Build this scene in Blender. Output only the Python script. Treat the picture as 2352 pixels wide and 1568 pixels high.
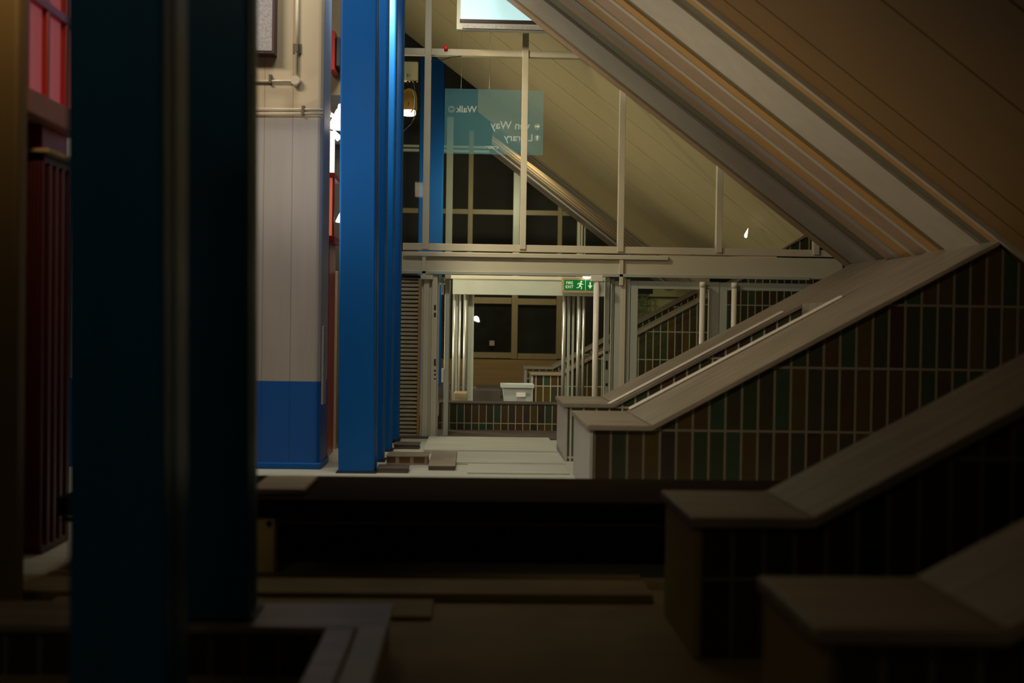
import bpy, bmesh, math, random
from mathutils import Vector, Matrix
random.seed(7)
for o in list(bpy.data.objects): bpy.data.objects.remove(o)
SC = bpy.context.scene
COL = SC.collection
R = math.radians
# ------------------------------------------------------------------ camera, world, lights, exposure
F = 2600.0
CAMZ = 1.37
cd = bpy.data.cameras.new('camera'); cam = bpy.data.objects.new('camera', cd); COL.objects.link(cam)
cd.sensor_width = 36.0; cd.lens = F / 2352 * 36.0; cd.clip_end = 200; cd.clip_start = 0.05
CM = Matrix.Translation((0, 0, CAMZ)) @ Matrix.Rotation(R(-1.895), 4, 'Z') @ Matrix.Rotation(R(90 - 0.86), 4, 'X') @ Matrix.Rotation(R(0.85), 4, 'Z')
cam.matrix_world = CM
SC.camera = cam
cd.dof.use_dof = True; cd.dof.focus_distance = 14.5; cd.dof.aperture_fstop = 1.15
SC.view_settings.view_transform = 'Standard'
SC.view_settings.look = 'None'
SC.view_settings.gamma = 1.0
SC.view_settings.use_curve_mapping = False
SC.view_settings.exposure = 0.0
w = bpy.data.worlds.new('world'); SC.world = w; w.use_nodes = True
w.node_tree.nodes['Background'].inputs[0].default_value = (1.0, 0.78, 0.5, 1)
w.node_tree.nodes['Background'].inputs[1].default_value = 0.014

def area(name, loc, target, sx, sy, power, color, spread=180):
    l = bpy.data.lights.new(name, 'AREA'); l.shape = 'RECTANGLE'; l.size = sx; l.size_y = sy
    l.energy = power; l.color = color; l.spread = R(spread)
    o = bpy.data.objects.new(name, l); COL.objects.link(o); o.location = loc
    d = Vector(target) - Vector(loc); o.rotation_euler = d.to_track_quat('-Z', 'Y').to_euler()
    return o
# unseen area lights without fittings: passage, aisle and lobby, plus added fills
area('passage_lamp', (-0.7, 9.6, 7.3), (0.1, 12.2, 0), 1.8, 0.5, 60, (1.0, 0.97, 0.82), 110)
area('screen_fill', (-1.15, 11.3, 5.0), (1.1, 13.5, 2.5), 0.35, 0.3, 62, (1.0, 0.86, 0.60), 110)  # unseen fill added to brighten the header beam and screen
area('left_aisle_lamp', (-3.4, 8.0, 5.6), (-1.4, 12.5, 1.5), 1.5, 0.4, 38, (1.0, 0.86, 0.68), 120)
area('lobby_lamp', (0.3, 15.2, 4.3), (0.7, 17.9, 0.0), 1.0, 0.3, 20, (1.0, 0.95, 0.70), 85)
area('lobby_soffit_fill', (-2.6, 15.8, 1.3), (1.8, 16.0, 4.0), 1.6, 1.6, 122, (1.0, 0.87, 0.58))  # unseen uplight added to brighten the far soffit
area('far_hall_lamp', (0.6, 20.9, 4.1), (0.3, 25, 2.0), 0.6, 0.3, 50, (1.0, 0.9, 0.6))
area('tile_fill', (-1.8, 5.2, 5.2), (1.6, 9.4, 0.9), 0.6, 0.4, 16, (1.0, 0.84, 0.60), 70)  # added fill for the tile faces of the middle stair, no fitting
area('soffit_fill', (-3.6, 9.6, 2.2), (2.4, 9.6, 3.7), 0.8, 0.5, 17, (1.0, 0.92, 0.74), 60)  # added unseen uplight for the near soffit and its stripes
area('near_fill', (-1.6, 0.6, 4.5), (0.4, 5.0, 0.5), 1.0, 0.4, 4.6, (1.0, 0.86, 0.54))  # weak unseen fill added for the foreground

# ------------------------------------------------------------------ helpers
def W(u, v, Y):
    """point of the plane y = Y seen at photo pixel (u, v)"""
    d = CM.to_3x3() @ Vector(((u - 1176) / F, (784 - v) / F, -1))
    return Vector((0, 0, CAMZ)) + d * (Y / d.y)

def setp(o, **k):
    for a, b in k.items():
        if b is not None: o[a] = b
    return o
def thing(name, label, cat, loc, group=None):
    o = bpy.data.objects.new(name, None); COL.objects.link(o); o.location = loc
    o.empty_display_size = 0.1
    return setp(o, label=label, category=cat, group=group)

class MB:
    def __init__(s): s.b = bmesh.new()
    def box(s, x0, x1, y0, y1, z0, z1, bev=0.0, seg=2):
        t = bmesh.new()
        vs = [t.verts.new((x, y, z)) for x in (x0, x1) for y in (y0, y1) for z in (z0, z1)]
        for f in ((0,1,3,2),(4,6,7,5),(0,4,5,1),(2,3,7,6),(0,2,6,4),(1,5,7,3)): t.faces.new([vs[i] for i in f])
        bmesh.ops.recalc_face_normals(t, faces=t.faces)
        if bev > 0: bmesh.ops.bevel(t, geom=t.edges[:], offset=bev, segments=seg, affect='EDGES', profile=0.5)
        s.merge(t); return s
    def px(s, u0, u1, v0, v1, Y, th, bev=0.0):
        vm = (v0 + v1) / 2; um = (u0 + u1) / 2
        return s.box(W(u0, vm, Y).x, W(u1, vm, Y).x, Y, Y + th, W(um, v1, Y).z, W(um, v0, Y).z, bev)
    def merge(s, t, mat=None):
        if mat is not None: bmesh.ops.transform(t, matrix=mat, verts=t.verts)
        m = bpy.data.meshes.new('t'); t.to_mesh(m); t.free(); s.b.from_mesh(m); bpy.data.meshes.remove(m); return s
    def prism(s, pts, y0, y1, bev=0.0):
        """pts = xz outline, extruded from y0 to y1"""
        t = bmesh.new()
        a = [t.verts.new((p[0], y0, p[1])) for p in pts]; c = [t.verts.new((p[0], y1, p[1])) for p in pts]
        n = len(pts); t.faces.new(a); t.faces.new(c[::-1])
        for i in range(n): t.faces.new([a[i], c[i], c[(i+1) % n], a[(i+1) % n]])
        bmesh.ops.recalc_face_normals(t, faces=t.faces)
        if bev > 0: bmesh.ops.bevel(t, geom=t.edges[:], offset=bev, segments=2, affect='EDGES', profile=0.5)
        return s.merge(t)
    def prism_x(s, pts, x0, x1):
        """pts = yz outline, extruded from x0 to x1"""
        t = bmesh.new()
        a = [t.verts.new((x0, p[0], p[1])) for p in pts]; c = [t.verts.new((x1, p[0], p[1])) for p in pts]
        n = len(pts); t.faces.new(a); t.faces.new(c[::-1])
        for i in range(n): t.faces.new([a[i], c[i], c[(i+1) % n], a[(i+1) % n]])
        bmesh.ops.recalc_face_normals(t, faces=t.faces); return s.merge(t)
    def cyl(s, p0, p1, r0, r1=None, seg=20, cap=True):
        r1 = r0 if r1 is None else r1
        p0 = Vector(p0); p1 = Vector(p1); d = p1 - p0
        t = bmesh.new(); bmesh.ops.create_cone(t, cap_ends=cap, segments=seg, radius1=r0, radius2=r1, depth=d.length)
        for f in t.faces: f.smooth = len(f.verts) == 4
        m = Matrix.Translation((p0 + p1) / 2) @ d.to_track_quat('Z', 'Y').to_matrix().to_4x4()
        return s.merge(t, m)
    def tube(s, pts, r, seg=10):
        for a, b in zip(pts[:-1], pts[1:]): s.cyl(a, b, r, seg=seg)
        for p in pts[1:-1]: s.ball(p, r, 8)
        return s
    def ball(s, c, r, seg=16, sc=(1,1,1)):
        t = bmesh.new(); bmesh.ops.create_uvsphere(t, u_segments=seg, v_segments=max(6, seg // 2), radius=r)
        for f in t.faces: f.smooth = True
        return s.merge(t, Matrix.Translation(c) @ Matrix.Diagonal((*sc, 1)))
    def lathe(s, prof, c, seg=28, axis=None):
        """prof = (radius, height) list"""
        t = bmesh.new(); rings = []
        for r, h in prof: rings.append([t.verts.new((r * math.cos(2*math.pi*k/seg), r * math.sin(2*math.pi*k/seg), h)) for k in range(seg)])
        for a, b in zip(rings[:-1], rings[1:]):
            for k in range(seg):
                f = t.faces.new([a[k], a[(k+1) % seg], b[(k+1) % seg], b[k]]); f.smooth = True
        bmesh.ops.recalc_face_normals(t, faces=t.faces)
        m = Matrix.Translation(c)
        if axis is not None: m = m @ Vector(axis).to_track_quat('Z', 'Y').to_matrix().to_4x4()
        return s.merge(t, m)
    def obj(s, name, mat, parent=None, tilt=None, **k):
        if parent is not None: bmesh.ops.translate(s.b, vec=-Vector(parent.location), verts=s.b.verts)
        m = bpy.data.meshes.new(name); s.b.to_mesh(m); s.b.free(); m.materials.append(mat)
        o = bpy.data.objects.new(name, m); COL.objects.link(o)
        if parent is not None: o.parent = parent
        return setp(o, **k)

# ------------------------------------------------------------------ materials
def srgb(c): return tuple(((x/255)/12.92 if x/255 <= .04045 else ((x/255+.055)/1.055)**2.4) for x in c) + (1,)
def mat(name, col, rough=0.5, metal=0.0, noise=0.12, scale=6, stretch=(1,1,1), emit=None, estr=0, bump=0.0, spec=0.5, coat=0.0):
    m = bpy.data.materials.new(name); m.use_nodes = True; nt = m.node_tree; b = nt.nodes['Principled BSDF']
    c = col if len(col) == 4 else (*col, 1)
    b.inputs['Roughness'].default_value = rough; b.inputs['Metallic'].default_value = metal
    b.inputs['Specular IOR Level'].default_value = spec; b.inputs['Coat Weight'].default_value = coat; b.inputs['Coat Roughness'].default_value = 0.3
    tc = nt.nodes.new('ShaderNodeTexCoord'); mp = nt.nodes.new('ShaderNodeMapping'); mp.inputs['Scale'].default_value = stretch
    nz = nt.nodes.new('ShaderNodeTexNoise'); nz.inputs['Scale'].default_value = scale; nz.inputs['Detail'].default_value = 5
    nt.links.new(tc.outputs['Object'], mp.inputs[0]); nt.links.new(mp.outputs[0], nz.inputs['Vector'])
    rp = nt.nodes.new('ShaderNodeValToRGB'); nt.links.new(nz.outputs['Fac'], rp.inputs[0])
    rp.color_ramp.elements[0].position = 0.3; rp.color_ramp.elements[1].position = 0.7
    rp.color_ramp.elements[0].color = tuple(x * (1 - noise) for x in c[:3]) + (1,)
    rp.color_ramp.elements[1].color = tuple(min(1, x * (1 + noise)) for x in c[:3]) + (1,)
    nt.links.new(rp.outputs[0], b.inputs['Base Color'])
    if bump:
        bp = nt.nodes.new('ShaderNodeBump'); bp.inputs['Strength'].default_value = bump; bp.inputs['Distance'].default_value = 0.01
        nt.links.new(nz.outputs['Fac'], bp.inputs['Height']); nt.links.new(bp.outputs[0], b.inputs['Normal'])
    if emit:
        b.inputs['Emission Color'].default_value = (*emit[:3], 1); b.inputs['Emission Strength'].default_value = estr
    return m
def math_n(nt, op, a, b=None, c=None):
    n = nt.nodes.new('ShaderNodeMath'); n.operation = op
    for i, x in enumerate((a, b, c)):
        if x is None: continue
        if isinstance(x, (int, float)): n.inputs[i].default_value = x
        else: nt.links.new(x, n.inputs[i])
    return n.outputs[0]
def tile_mat(name, pitch, row, palette, grout, gw=0.075, off=0.0, zoff=0.0):
    m = bpy.data.materials.new(name); m.use_nodes = True; nt = m.node_tree; b = nt.nodes['Principled BSDF']
    g = nt.nodes.new('ShaderNodeNewGeometry'); sp = nt.nodes.new('ShaderNodeSeparateXYZ'); nt.links.new(g.outputs['Position'], sp.inputs[0])
    s = math_n(nt, 'ADD', math_n(nt, 'ADD', sp.outputs[0], sp.outputs[1]), off)
    a = math_n(nt, 'DIVIDE', s, pitch); r = math_n(nt, 'DIVIDE', math_n(nt, 'ADD', sp.outputs[2], zoff), row)
    cx = nt.nodes.new('ShaderNodeCombineXYZ'); nt.links.new(math_n(nt, 'FLOOR', a), cx.inputs[0]); nt.links.new(math_n(nt, 'FLOOR', r), cx.inputs[1])
    wn = nt.nodes.new('ShaderNodeTexWhiteNoise'); wn.noise_dimensions = '3D'; nt.links.new(cx.outputs[0], wn.inputs['Vector'])
    # neighbouring tiles share a kiln batch: blend a slow noise with the per-tile one
    nz = nt.nodes.new('ShaderNodeTexNoise'); nz.inputs['Scale'].default_value = 0.33; nt.links.new(cx.outputs[0], nz.inputs['Vector'])
    mixv = math_n(nt, 'ADD', math_n(nt, 'MULTIPLY', wn.outputs['Value'], 0.5), math_n(nt, 'MULTIPLY', nz.outputs['Fac'], 0.5))
    rp = nt.nodes.new('ShaderNodeValToRGB'); rp.color_ramp.interpolation = 'CONSTANT'
    n = len(palette)
    while len(rp.color_ramp.elements) < n: rp.color_ramp.elements.new(0.5)
    for i, c in enumerate(palette):
        rp.color_ramp.elements[i].position = 0 if i == 0 else 0.18 + 0.64 * i / n; rp.color_ramp.elements[i].color = (*c, 1)
    nt.links.new(mixv, rp.inputs[0])
    fa = math_n(nt, 'FRACT', a); fr = math_n(nt, 'FRACT', r)
    ga = math_n(nt, 'LESS_THAN', math_n(nt, 'ABSOLUTE', math_n(nt, 'SUBTRACT', fa, 0.5)), 0.5 - gw)
    gr = math_n(nt, 'LESS_THAN', math_n(nt, 'ABSOLUTE', math_n(nt, 'SUBTRACT', fr, 0.5)), 0.5 - gw * pitch / row)
    mask = math_n(nt, 'MULTIPLY', ga, gr)
    fn = nt.nodes.new('ShaderNodeTexNoise'); fn.inputs['Scale'].default_value = 9; nt.links.new(g.outputs['Position'], fn.inputs['Vector'])
    gl = nt.nodes.new('ShaderNodeMix'); gl.data_type = 'RGBA'; gl.blend_type = 'MULTIPLY'; gl.inputs[0].default_value = 0.5
    nt.links.new(rp.outputs[0], gl.inputs[6]); nt.links.new(fn.outputs['Color'], gl.inputs[7])
    mx = nt.nodes.new('ShaderNodeMix'); mx.data_type = 'RGBA'; nt.links.new(mask, mx.inputs[0]); mx.inputs[6].default_value = (*grout, 1)
    nt.links.new(gl.outputs[2], mx.inputs[7]); nt.links.new(mx.outputs[2], b.inputs['Base Color'])
    nt.links.new(math_n(nt, 'SUBTRACT', 0.85, math_n(nt, 'MULTIPLY', mask, 0.5)), b.inputs['Roughness'])
    bp = nt.nodes.new('ShaderNodeBump'); bp.inputs['Strength'].default_value = 0.5; bp.inputs['Distance'].default_value = 0.006
    nt.links.new(mask, bp.inputs['Height']); nt.links.new(bp.outputs[0], b.inputs['Normal'])
    return m
def board_mat(name, col, pitch, rough=0.45, blue=None, zsplit=0, cream=None, zcream=99):
    """painted vertical boarding; optional blue dado below zsplit and cream above zcream"""
    m = bpy.data.materials.new(name); m.use_nodes = True; nt = m.node_tree; b = nt.nodes['Principled BSDF']
    g = nt.nodes.new('ShaderNodeNewGeometry'); sp = nt.nodes.new('ShaderNodeSeparateXYZ'); nt.links.new(g.outputs['Position'], sp.inputs[0])
    a = math_n(nt, 'FRACT', math_n(nt, 'DIVIDE', math_n(nt, 'ADD', sp.outputs[0], sp.outputs[1]), pitch))
    gap = math_n(nt, 'LESS_THAN', a, 0.022)
    nz = nt.nodes.new('ShaderNodeTexNoise'); nz.inputs['Scale'].default_value = 2.5; nz.inputs['Detail'].default_value = 6
    mp = nt.nodes.new('ShaderNodeMapping'); mp.inputs['Scale'].default_value = (6, 6, .5); nt.links.new(g.outputs['Position'], mp.inputs[0]); nt.links.new(mp.outputs[0], nz.inputs['Vector'])
    def mix(f, A, B):
        n = nt.nodes.new('ShaderNodeMix'); n.data_type = 'RGBA'; nt.links.new(f, n.inputs[0])
        for i, x in ((6, A), (7, B)):
            if isinstance(x, tuple): n.inputs[i].default_value = (*x, 1)
            else: nt.links.new(x, n.inputs[i])
        return n.outputs[2]
    base = mix(nz.outputs['Fac'], tuple(x * .9 for x in col), tuple(x * 1.1 for x in col))
    if cream: base = mix(math_n(nt, 'GREATER_THAN', sp.outputs[2], zcream), base, cream)
    if blue: base = mix(math_n(nt, 'LESS_THAN', sp.outputs[2], zsplit), base, blue)
    dark = nt.nodes.new('ShaderNodeMix'); dark.data_type = 'RGBA'; dark.blend_type = 'MULTIPLY'
    nt.links.new(math_n(nt, 'MULTIPLY', gap, .55), dark.inputs[0]); nt.links.new(base, dark.inputs[6]); dark.inputs[7].default_value = (.2, .16, .12, 1)
    nt.links.new(dark.outputs[2], b.inputs['Base Color']); b.inputs['Roughness'].default_value = rough
    bp = nt.nodes.new('ShaderNodeBump'); bp.invert = True; bp.inputs['Strength'].default_value = 0.5; bp.inputs['Distance'].default_value = 0.004
    nt.links.new(gap, bp.inputs['Height']); nt.links.new(bp.outputs[0], b.inputs['Normal'])
    return m
def glass_mat(name, tint, refl=0.08):
    m = bpy.data.materials.new(name); m.use_nodes = True; nt = m.node_tree; nt.nodes.clear()
    o = nt.nodes.new('ShaderNodeOutputMaterial'); t = nt.nodes.new('ShaderNodeBsdfTransparent'); t.inputs[0].default_value = (*tint, 1)
    g = nt.nodes.new('ShaderNodeBsdfGlossy'); g.inputs['Roughness'].default_value = 0.02
    mx = nt.nodes.new('ShaderNodeMixShader'); mx.inputs[0].default_value = refl
    nt.links.new(t.outputs[0], mx.inputs[1]); nt.links.new(g.outputs[0], mx.inputs[2]); nt.links.new(mx.outputs[0], o.inputs[0])
    return m
def film_mat(name, col, alpha, estr=0.0):
    """translucent film with its own glow, for the reflected sign"""
    m = bpy.data.materials.new(name); m.use_nodes = True; b = m.node_tree.nodes['Principled BSDF']
    b.inputs['Base Color'].default_value = (*col, 1); b.inputs['Alpha'].default_value = alpha; b.inputs['Roughness'].default_value = 0.4
    b.inputs['Emission Color'].default_value = (*col, 1); b.inputs['Emission Strength'].default_value = estr
    return m
def emis(name, col, s):
    m = bpy.data.materials.new(name); m.use_nodes = True; nt = m.node_tree; b = nt.nodes['Principled BSDF']
    b.inputs['Base Color'].default_value = (*col, 1); b.inputs['Emission Color'].default_value = (*col, 1); b.inputs['Emission Strength'].default_value = s
    return m

PAL = [tuple(min(x*1.25,1) for x in c) for c in [(.035,.016,.007),(.045,.026,.010),(.055,.034,.012),(.030,.030,.012),(.026,.036,.015),(.024,.044,.022),(.032,.028,.016),(.028,.020,.014),(.060,.040,.010),(.044,.026,.011)]]
M = {}
M['tile'] = tile_mat('glazed_tile', 0.13, 0.51, PAL, (.15,.12,.08), zoff=-0.55+0.51)
M['tile_near'] = tile_mat('glazed_tile_foreground', 0.13, 0.51, PAL, (.15,.12,.08), zoff=0.18)
M['tile_mid'] = tile_mat('glazed_tile_lit_pale_grout', 0.13, 0.51, [tuple(x*2.5 for x in c) for c in PAL], (.5,.46,.42), zoff=-0.04)  # pale grout; colours lightened to make up for light missing in the stair slot
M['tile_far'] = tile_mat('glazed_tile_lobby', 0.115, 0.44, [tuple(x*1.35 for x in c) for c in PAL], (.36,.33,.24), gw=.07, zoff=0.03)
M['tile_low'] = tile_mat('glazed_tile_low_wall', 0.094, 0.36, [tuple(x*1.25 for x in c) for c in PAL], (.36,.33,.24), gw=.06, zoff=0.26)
M['tile_sq'] = tile_mat('glazed_square_tile', 0.14, 0.12, [(.12,.07,.03),(.16,.07,.03),(.10,.08,.04)], (.30,.24,.18), gw=.12)
M['coping'] = mat('coping_stone', (.26,.215,.155), .42, noise=.28, scale=3, stretch=(.5,6,.5), bump=.1)
M['coping_white'] = mat('rail_paint', (.80,.75,.64), .35, noise=.06)
M['end_ochre'] = mat('end_ochre_render', (.30,.23,.06), .7, noise=.12, scale=3)
M['endstone'] = mat('end_stone', (.42,.40,.38), .5, noise=.1, scale=3, stretch=(1,6,.4))
M['cream'] = mat('cream_paint', (.60,.54,.40), .4, noise=.05, scale=3)
M['cream_dirty'] = mat('cream_paint_worn', (.57,.52,.38), .45, noise=.03, scale=2)
M['alu'] = mat('painted_aluminium', (.42,.44,.37), .35, noise=.05, scale=4)
M['steel'] = mat('brushed_steel', (.62,.62,.55), .3, .55, noise=.05)
M['blue'] = mat('blue_gloss_paint', (.0,.095,.38), .5, spec=.15, noise=.06, scale=2, stretch=(2,2,.6), coat=.3)
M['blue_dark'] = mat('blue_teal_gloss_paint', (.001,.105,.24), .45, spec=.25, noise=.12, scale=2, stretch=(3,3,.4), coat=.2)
M['red'] = mat('red_gloss_paint', (.34,.012,.006), .35, noise=.1, scale=3)
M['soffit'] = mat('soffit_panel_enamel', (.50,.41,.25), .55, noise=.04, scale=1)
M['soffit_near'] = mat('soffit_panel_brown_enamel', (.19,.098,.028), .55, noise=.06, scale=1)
M['st_grey'] = mat('soffit_grey_metal', (.28,.24,.215), .45, noise=.05)
M['st_pale'] = mat('soffit_pale_metal', (.40,.335,.255), .45, noise=.05)
M['st_dark'] = mat('soffit_olive_metal', (.12,.105,.06), .5, noise=.05)
M['st_tan'] = mat('soffit_tan_metal', (.38,.20,.06), .45, noise=.05)
M['st_brown'] = mat('soffit_brown_metal', (.30,.19,.12), .5, noise=.05)
M['floor'] = mat('concrete_floor', (.46,.46,.38), .7, noise=.10, scale=2.5, stretch=(.5,5,1), bump=.1)
M['floor_near'] = mat('brown_paver', (.27,.19,.07), .7, noise=.25, scale=2, stretch=(1,1,1), bump=.1)
M['dark'] = mat('dark_metal', (.012,.010,.008), .5, noise=.2)
M['dark_wood'] = mat('dark_stained_timber', (.016,.008,.004), .9, spec=.05, noise=.3, scale=3, stretch=(.5,8,8))
M['black'] = mat('black_recess', (.004,.004,.004), .8, noise=.1)
M['wall_dark'] = mat('lobby_dark_wall', (.05,.047,.033), .7, noise=.15, scale=1.2)
M['yellow'] = mat('yellow_ochre_paint', (.75,.42,.06), .4, noise=.08)
M['ochre_frame'] = mat('ochre_window_frame', (.19,.15,.065), .5, noise=.08)
M['ochre_board'] = mat('ochre_boarding', (.20,.125,.035), .6, noise=.15, scale=2, stretch=(.4,1,10))
M['glass'] = glass_mat('clear_glass', (.93,.95,.92), .025)
M['glass_dark'] = mat('dark_window_glass', (.010,.011,.008), .12, noise=.2)
M['plastic'] = mat('translucent_white_plastic', (.56,.62,.60), .35, noise=.05)
M['paper'] = mat('white_label', (.92,.85,.80), .6, noise=.02)
M['green'] = mat('exit_sign_green', (.0,.16,.035), .4, noise=.02, emit=(0,.2,.04), estr=.12)
M['sign_white'] = mat('exit_sign_white', (.75,.9,.7), .5, noise=.01, emit=(.7,.9,.6), estr=.2)
M['tan_board'] = mat('tan_timber', (.36,.27,.15), .6, noise=.25, scale=4, stretch=(1,4,6))
M['grey_panel'] = mat('speckled_grey_panel', (.36,.34,.36), .7, noise=.25, scale=60)
M['slate'] = mat('slate_brown_slab', (.085,.065,.055), .6, noise=.2, scale=3)
M['lamp'] = emis('lamp_glow', (1, .87, .75), 6.0)
M['lamp_soft'] = emis('lit_panel_glow', (1, .84, .66), 2.2)
M['screen'] = emis('display_glow', (.42, .66, .72), .75)
M['orange_lit'] = emis('orange_lit_panel', (.62, .13, .06), .7)
M['red_dot'] = mat('red_beacon', (.6,.004,.004), .3, emit=(.6,0,0), estr=.35)
PZ = W(660, 875, 10.55).z; PC = W(660, 272, 10.55).z
M['board'] = board_mat('painted_boarding', (.36,.335,.325), 0.26, blue=(.0,.085,.38), zsplit=PZ, cream=(.55,.455,.31), zcream=PC)

# ------------------------------------------------------------------ setting: floors, back walls
PX = 0.92                    # x of the stair wall ends
b = MB(); b.box(-7, 8, -3, 6.1, -0.3, 0.0); b.obj('floor', M['floor_near'], kind='structure')
b = MB(); b.box(-7, 8, 6.1, 14.6, -0.3, -0.001)
b.obj('floor', M['floor'], kind='structure')
b = MB(); b.box(-7, 8, 14.85, 27, -0.3, 0.16); b.obj('floor', M['slate'], kind='structure')
b = MB(); b.box(-7, 9, 27, 27.2, -0.3, 9); b.obj('wall_back', M['wall_dark'], kind='structure')
b = MB(); b.box(-7.2, -7, -3, 27, -0.3, 7); b.obj('wall_left', M['wall_dark'], kind='structure')

# broad shallow treads that lie across the passage in front of the screen
def tread(u0, u1, v0, v1, zt, name, m):
    Yn = None
    # depth at which a plane z=zt is seen at row v
    def dep(v):
        lo, hi = 3.0, 30.0
        for _ in range(50):
            md = (lo + hi) / 2
            if W((u0+u1)/2, v, md).z > zt: hi = hi; lo = lo
            z = W((u0+u1)/2, v, md).z
            if z > zt: lo = md
            else: hi = md
        return lo
    y0, y1 = dep(v1), dep(v0)
    x0 = W(u0, v1, y0).x; x1 = W(u1, v1, y0).x
    return x0, x1, y0, y1
def slab(name, u0, u1, v0, v1, zt, m, label=None, cat=None, z0=0.0, bev=.004, **k):
    x0, x1, y0, y1 = tread(u0, u1, v0, v1, zt, name, m)
    o = MB().box(x0, x1, y0, y1, z0, zt, bev).obj(name, m, **k)
    if label: setp(o, label=label, category=cat)
    return o
for i, (y0, y1, z) in enumerate(((10.35, 11.0, .012), (11.0, 11.9, .028), (11.9, 13.3, .045))):
    MB().box((-.05, -.25, -.52)[i], PX - .03, y0, y1, -0.0005, z, .004).obj('trim_%d' % (i + 1), M['floor'], kind='structure')
MB().box(-1.3, 1.6, 13.45, 14.45, 0, .02, .004).obj('trim_4', M['slate'], kind='structure')

# ------------------------------------------------------------------ stair parapets
SL = 0.545
ZT = CAMZ - 0.78
def parapet(y0, y1, name, label, tile, xflat=1.40, xend=7.0, rail=None, z0=0.0, cap=.045, zt=ZT, endm='endstone', xs=PX, ext=True, group='tiled stair walls with stone copings'):
    t = thing('stair_parapet', label, 'stair wall', (xs, (y0+y1)/2, z0), group)
    ze = zt + SL * (xend - xflat)
    # tiled body
    MB().prism([(xs+.03, z0), (xs+.03, zt-cap), (xflat+.02, zt-cap), (xend, ze-cap), (xend, z0)], y0+.02, y1-.02).obj('tiled_wall', tile, t)
    # stone end panel
    MB().box(xs, xs+.03, y0+.01, y1-.01, z0, zt-cap, .006).obj('end_panel', M[endm], t)
    # coping: flat piece and raking piece
    MB().prism([(xs-.02, zt-cap), (xs-.02, zt), (xflat, zt), (xend, ze), (xend, ze-cap), (xflat+.012, zt-cap)], y0-.012, y1+.012, .008).obj('coping', M['coping'], t)
    MB().prism([(xflat-.006, zt+.0005), (xflat-.006, zt+.002), (xflat+.006, zt+.0045), (xflat+.006, zt+.002)], y0-.01, y1+.01).obj('coping_joint', M['st_dark'], t)
    if ext: MB().prism([(xend, z0), (xend, ze-cap), (xend+.45, ze-cap-.45*.75), (xend+.45, z0)], y0+.02, y1-.02).obj('tiled_wall', tile, t)
    if rail:
        yr, xa, xb = rail
        za = zt + SL * (xa - xflat) + .004; zb = zt + SL * (xb - xflat) + .004
        MB().prism([(xa, za), (xa, za+.02), (xb, zb+.02), (xb, zb)], yr-.055, yr+.055, .008).obj('rail_strip', M['coping_white'], t, label='white painted strip along the coping edge')
    return t
def stair(y0, y1, label, z0=0.0, x0=1.55, n=26):
    g = 0.3; h = g * SL
    p = [(x0, z0)]
    for i in range(n): p += [(x0 + i*g, z0 + (i+1)*h), (x0 + (i+1)*g, z0 + (i+1)*h)]
    p.append((x0 + n*g, z0))
    t = thing('staircase', label, 'stairs', (x0, (y0+y1)/2, z0), 'flights between the tiled walls')
    MB().prism(p, y0, y1).obj('flight', M['slate'], t)
    nb = MB()
    for i in range(n): nb.box(x0 + i*g - .005, x0 + i*g + .04, y0+.01, y1-.01, z0 + (i+1)*h, z0 + (i+1)*h + .004)
    nb.obj('nosings', M['coping'], t)
# nearest stair
parapet(2.92, 3.52, 'a', 'dark tiled stair wall with brown coping, nearest at the lower right corner', M['tile_near'], xend=4.1, endm='end_ochre')
parapet(4.62, 5.36, 'b', 'dark tiled stair wall with stone coping, right behind the nearest one', M['tile_near'], xend=4.1, endm='end_ochre')
stair(3.54, 4.60, 'stair flight between the two nearest tiled walls at lower right', n=8)
# middle stair
BF0, BF1, BB0, BB1 = 8.9, 10.35, 11.35, 12.45
parapet(BF0, BF1, 'c', 'long brown and green tiled stair wall with pale end panel, under the striped soffit', M['tile'], xend=4.17, rail=(BF1-.05, 1.42, 3.36))
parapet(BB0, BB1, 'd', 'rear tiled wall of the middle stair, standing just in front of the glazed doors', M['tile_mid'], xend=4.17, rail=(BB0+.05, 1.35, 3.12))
stair(BF1+.02, BB0-.02, 'stair flight between the two walls of the middle stair', n=7)
# sloping lid that closes the slot over the upper part of the middle stair
xl = 3.3
MB().prism([(xl, ZT+SL*(xl-1.4)-.25), (xl, ZT+SL*(xl-1.4)-.002), (4.12, ZT+SL*2.72-.002), (4.12, ZT+SL*2.72-.25)], BF1+.015, BB0-.015).obj('trim_5', M['coping'], kind='structure')
# lobby stair behind the screen
PF = 0.16
parapet(17.75, 18.4, 'e', 'front tiled stair wall of the lobby behind the glass doors, beside the white tub', M['tile_far'], z0=PF, xs=.90, xflat=1.36, xend=6.4, ext=False, zt=ZT+.03)
parapet(20.2, 20.9, 'f', 'rear tiled stair wall of the lobby, low stub seen below the dark window', M['tile_far'], z0=PF, xs=.90, xflat=1.40, xend=4.0, ext=False, zt=ZT+.03)
stair(18.42, 20.18, 'stair flight between the two tiled walls of the lobby', z0=PF, n=8)

# ------------------------------------------------------------------ raking soffits
SS = 0.75
def rake(mb, a, y0, y1, x0=0.3, x1=4.35, th=.12):
    mb.prism([(x0, CAMZ+a-SS*x0), (x0, CAMZ+a-SS*x0+th), (x1, CAMZ+a-SS*x1+th), (x1, CAMZ+a-SS*x1)], y0, y1)
def soffit_panels(a, ys, x0, x1, m, gap=.012):
    mb = MB()
    for y0, y1 in zip(ys[:-1], ys[1:]): rake(mb, a, y0 + gap/2, y1 - gap/2, x0, x1)
    rake(mb, a + .03, ys[0], ys[-1], x0, x1, .2)
    return mb.obj('ceiling', m, kind='structure')
soffit_panels(3.88, [2.6, 4.2, 5.96, 6.91, 8.19, 8.58, 8.85], 0.1, 4.62, M['soffit_near'], .02)
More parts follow.
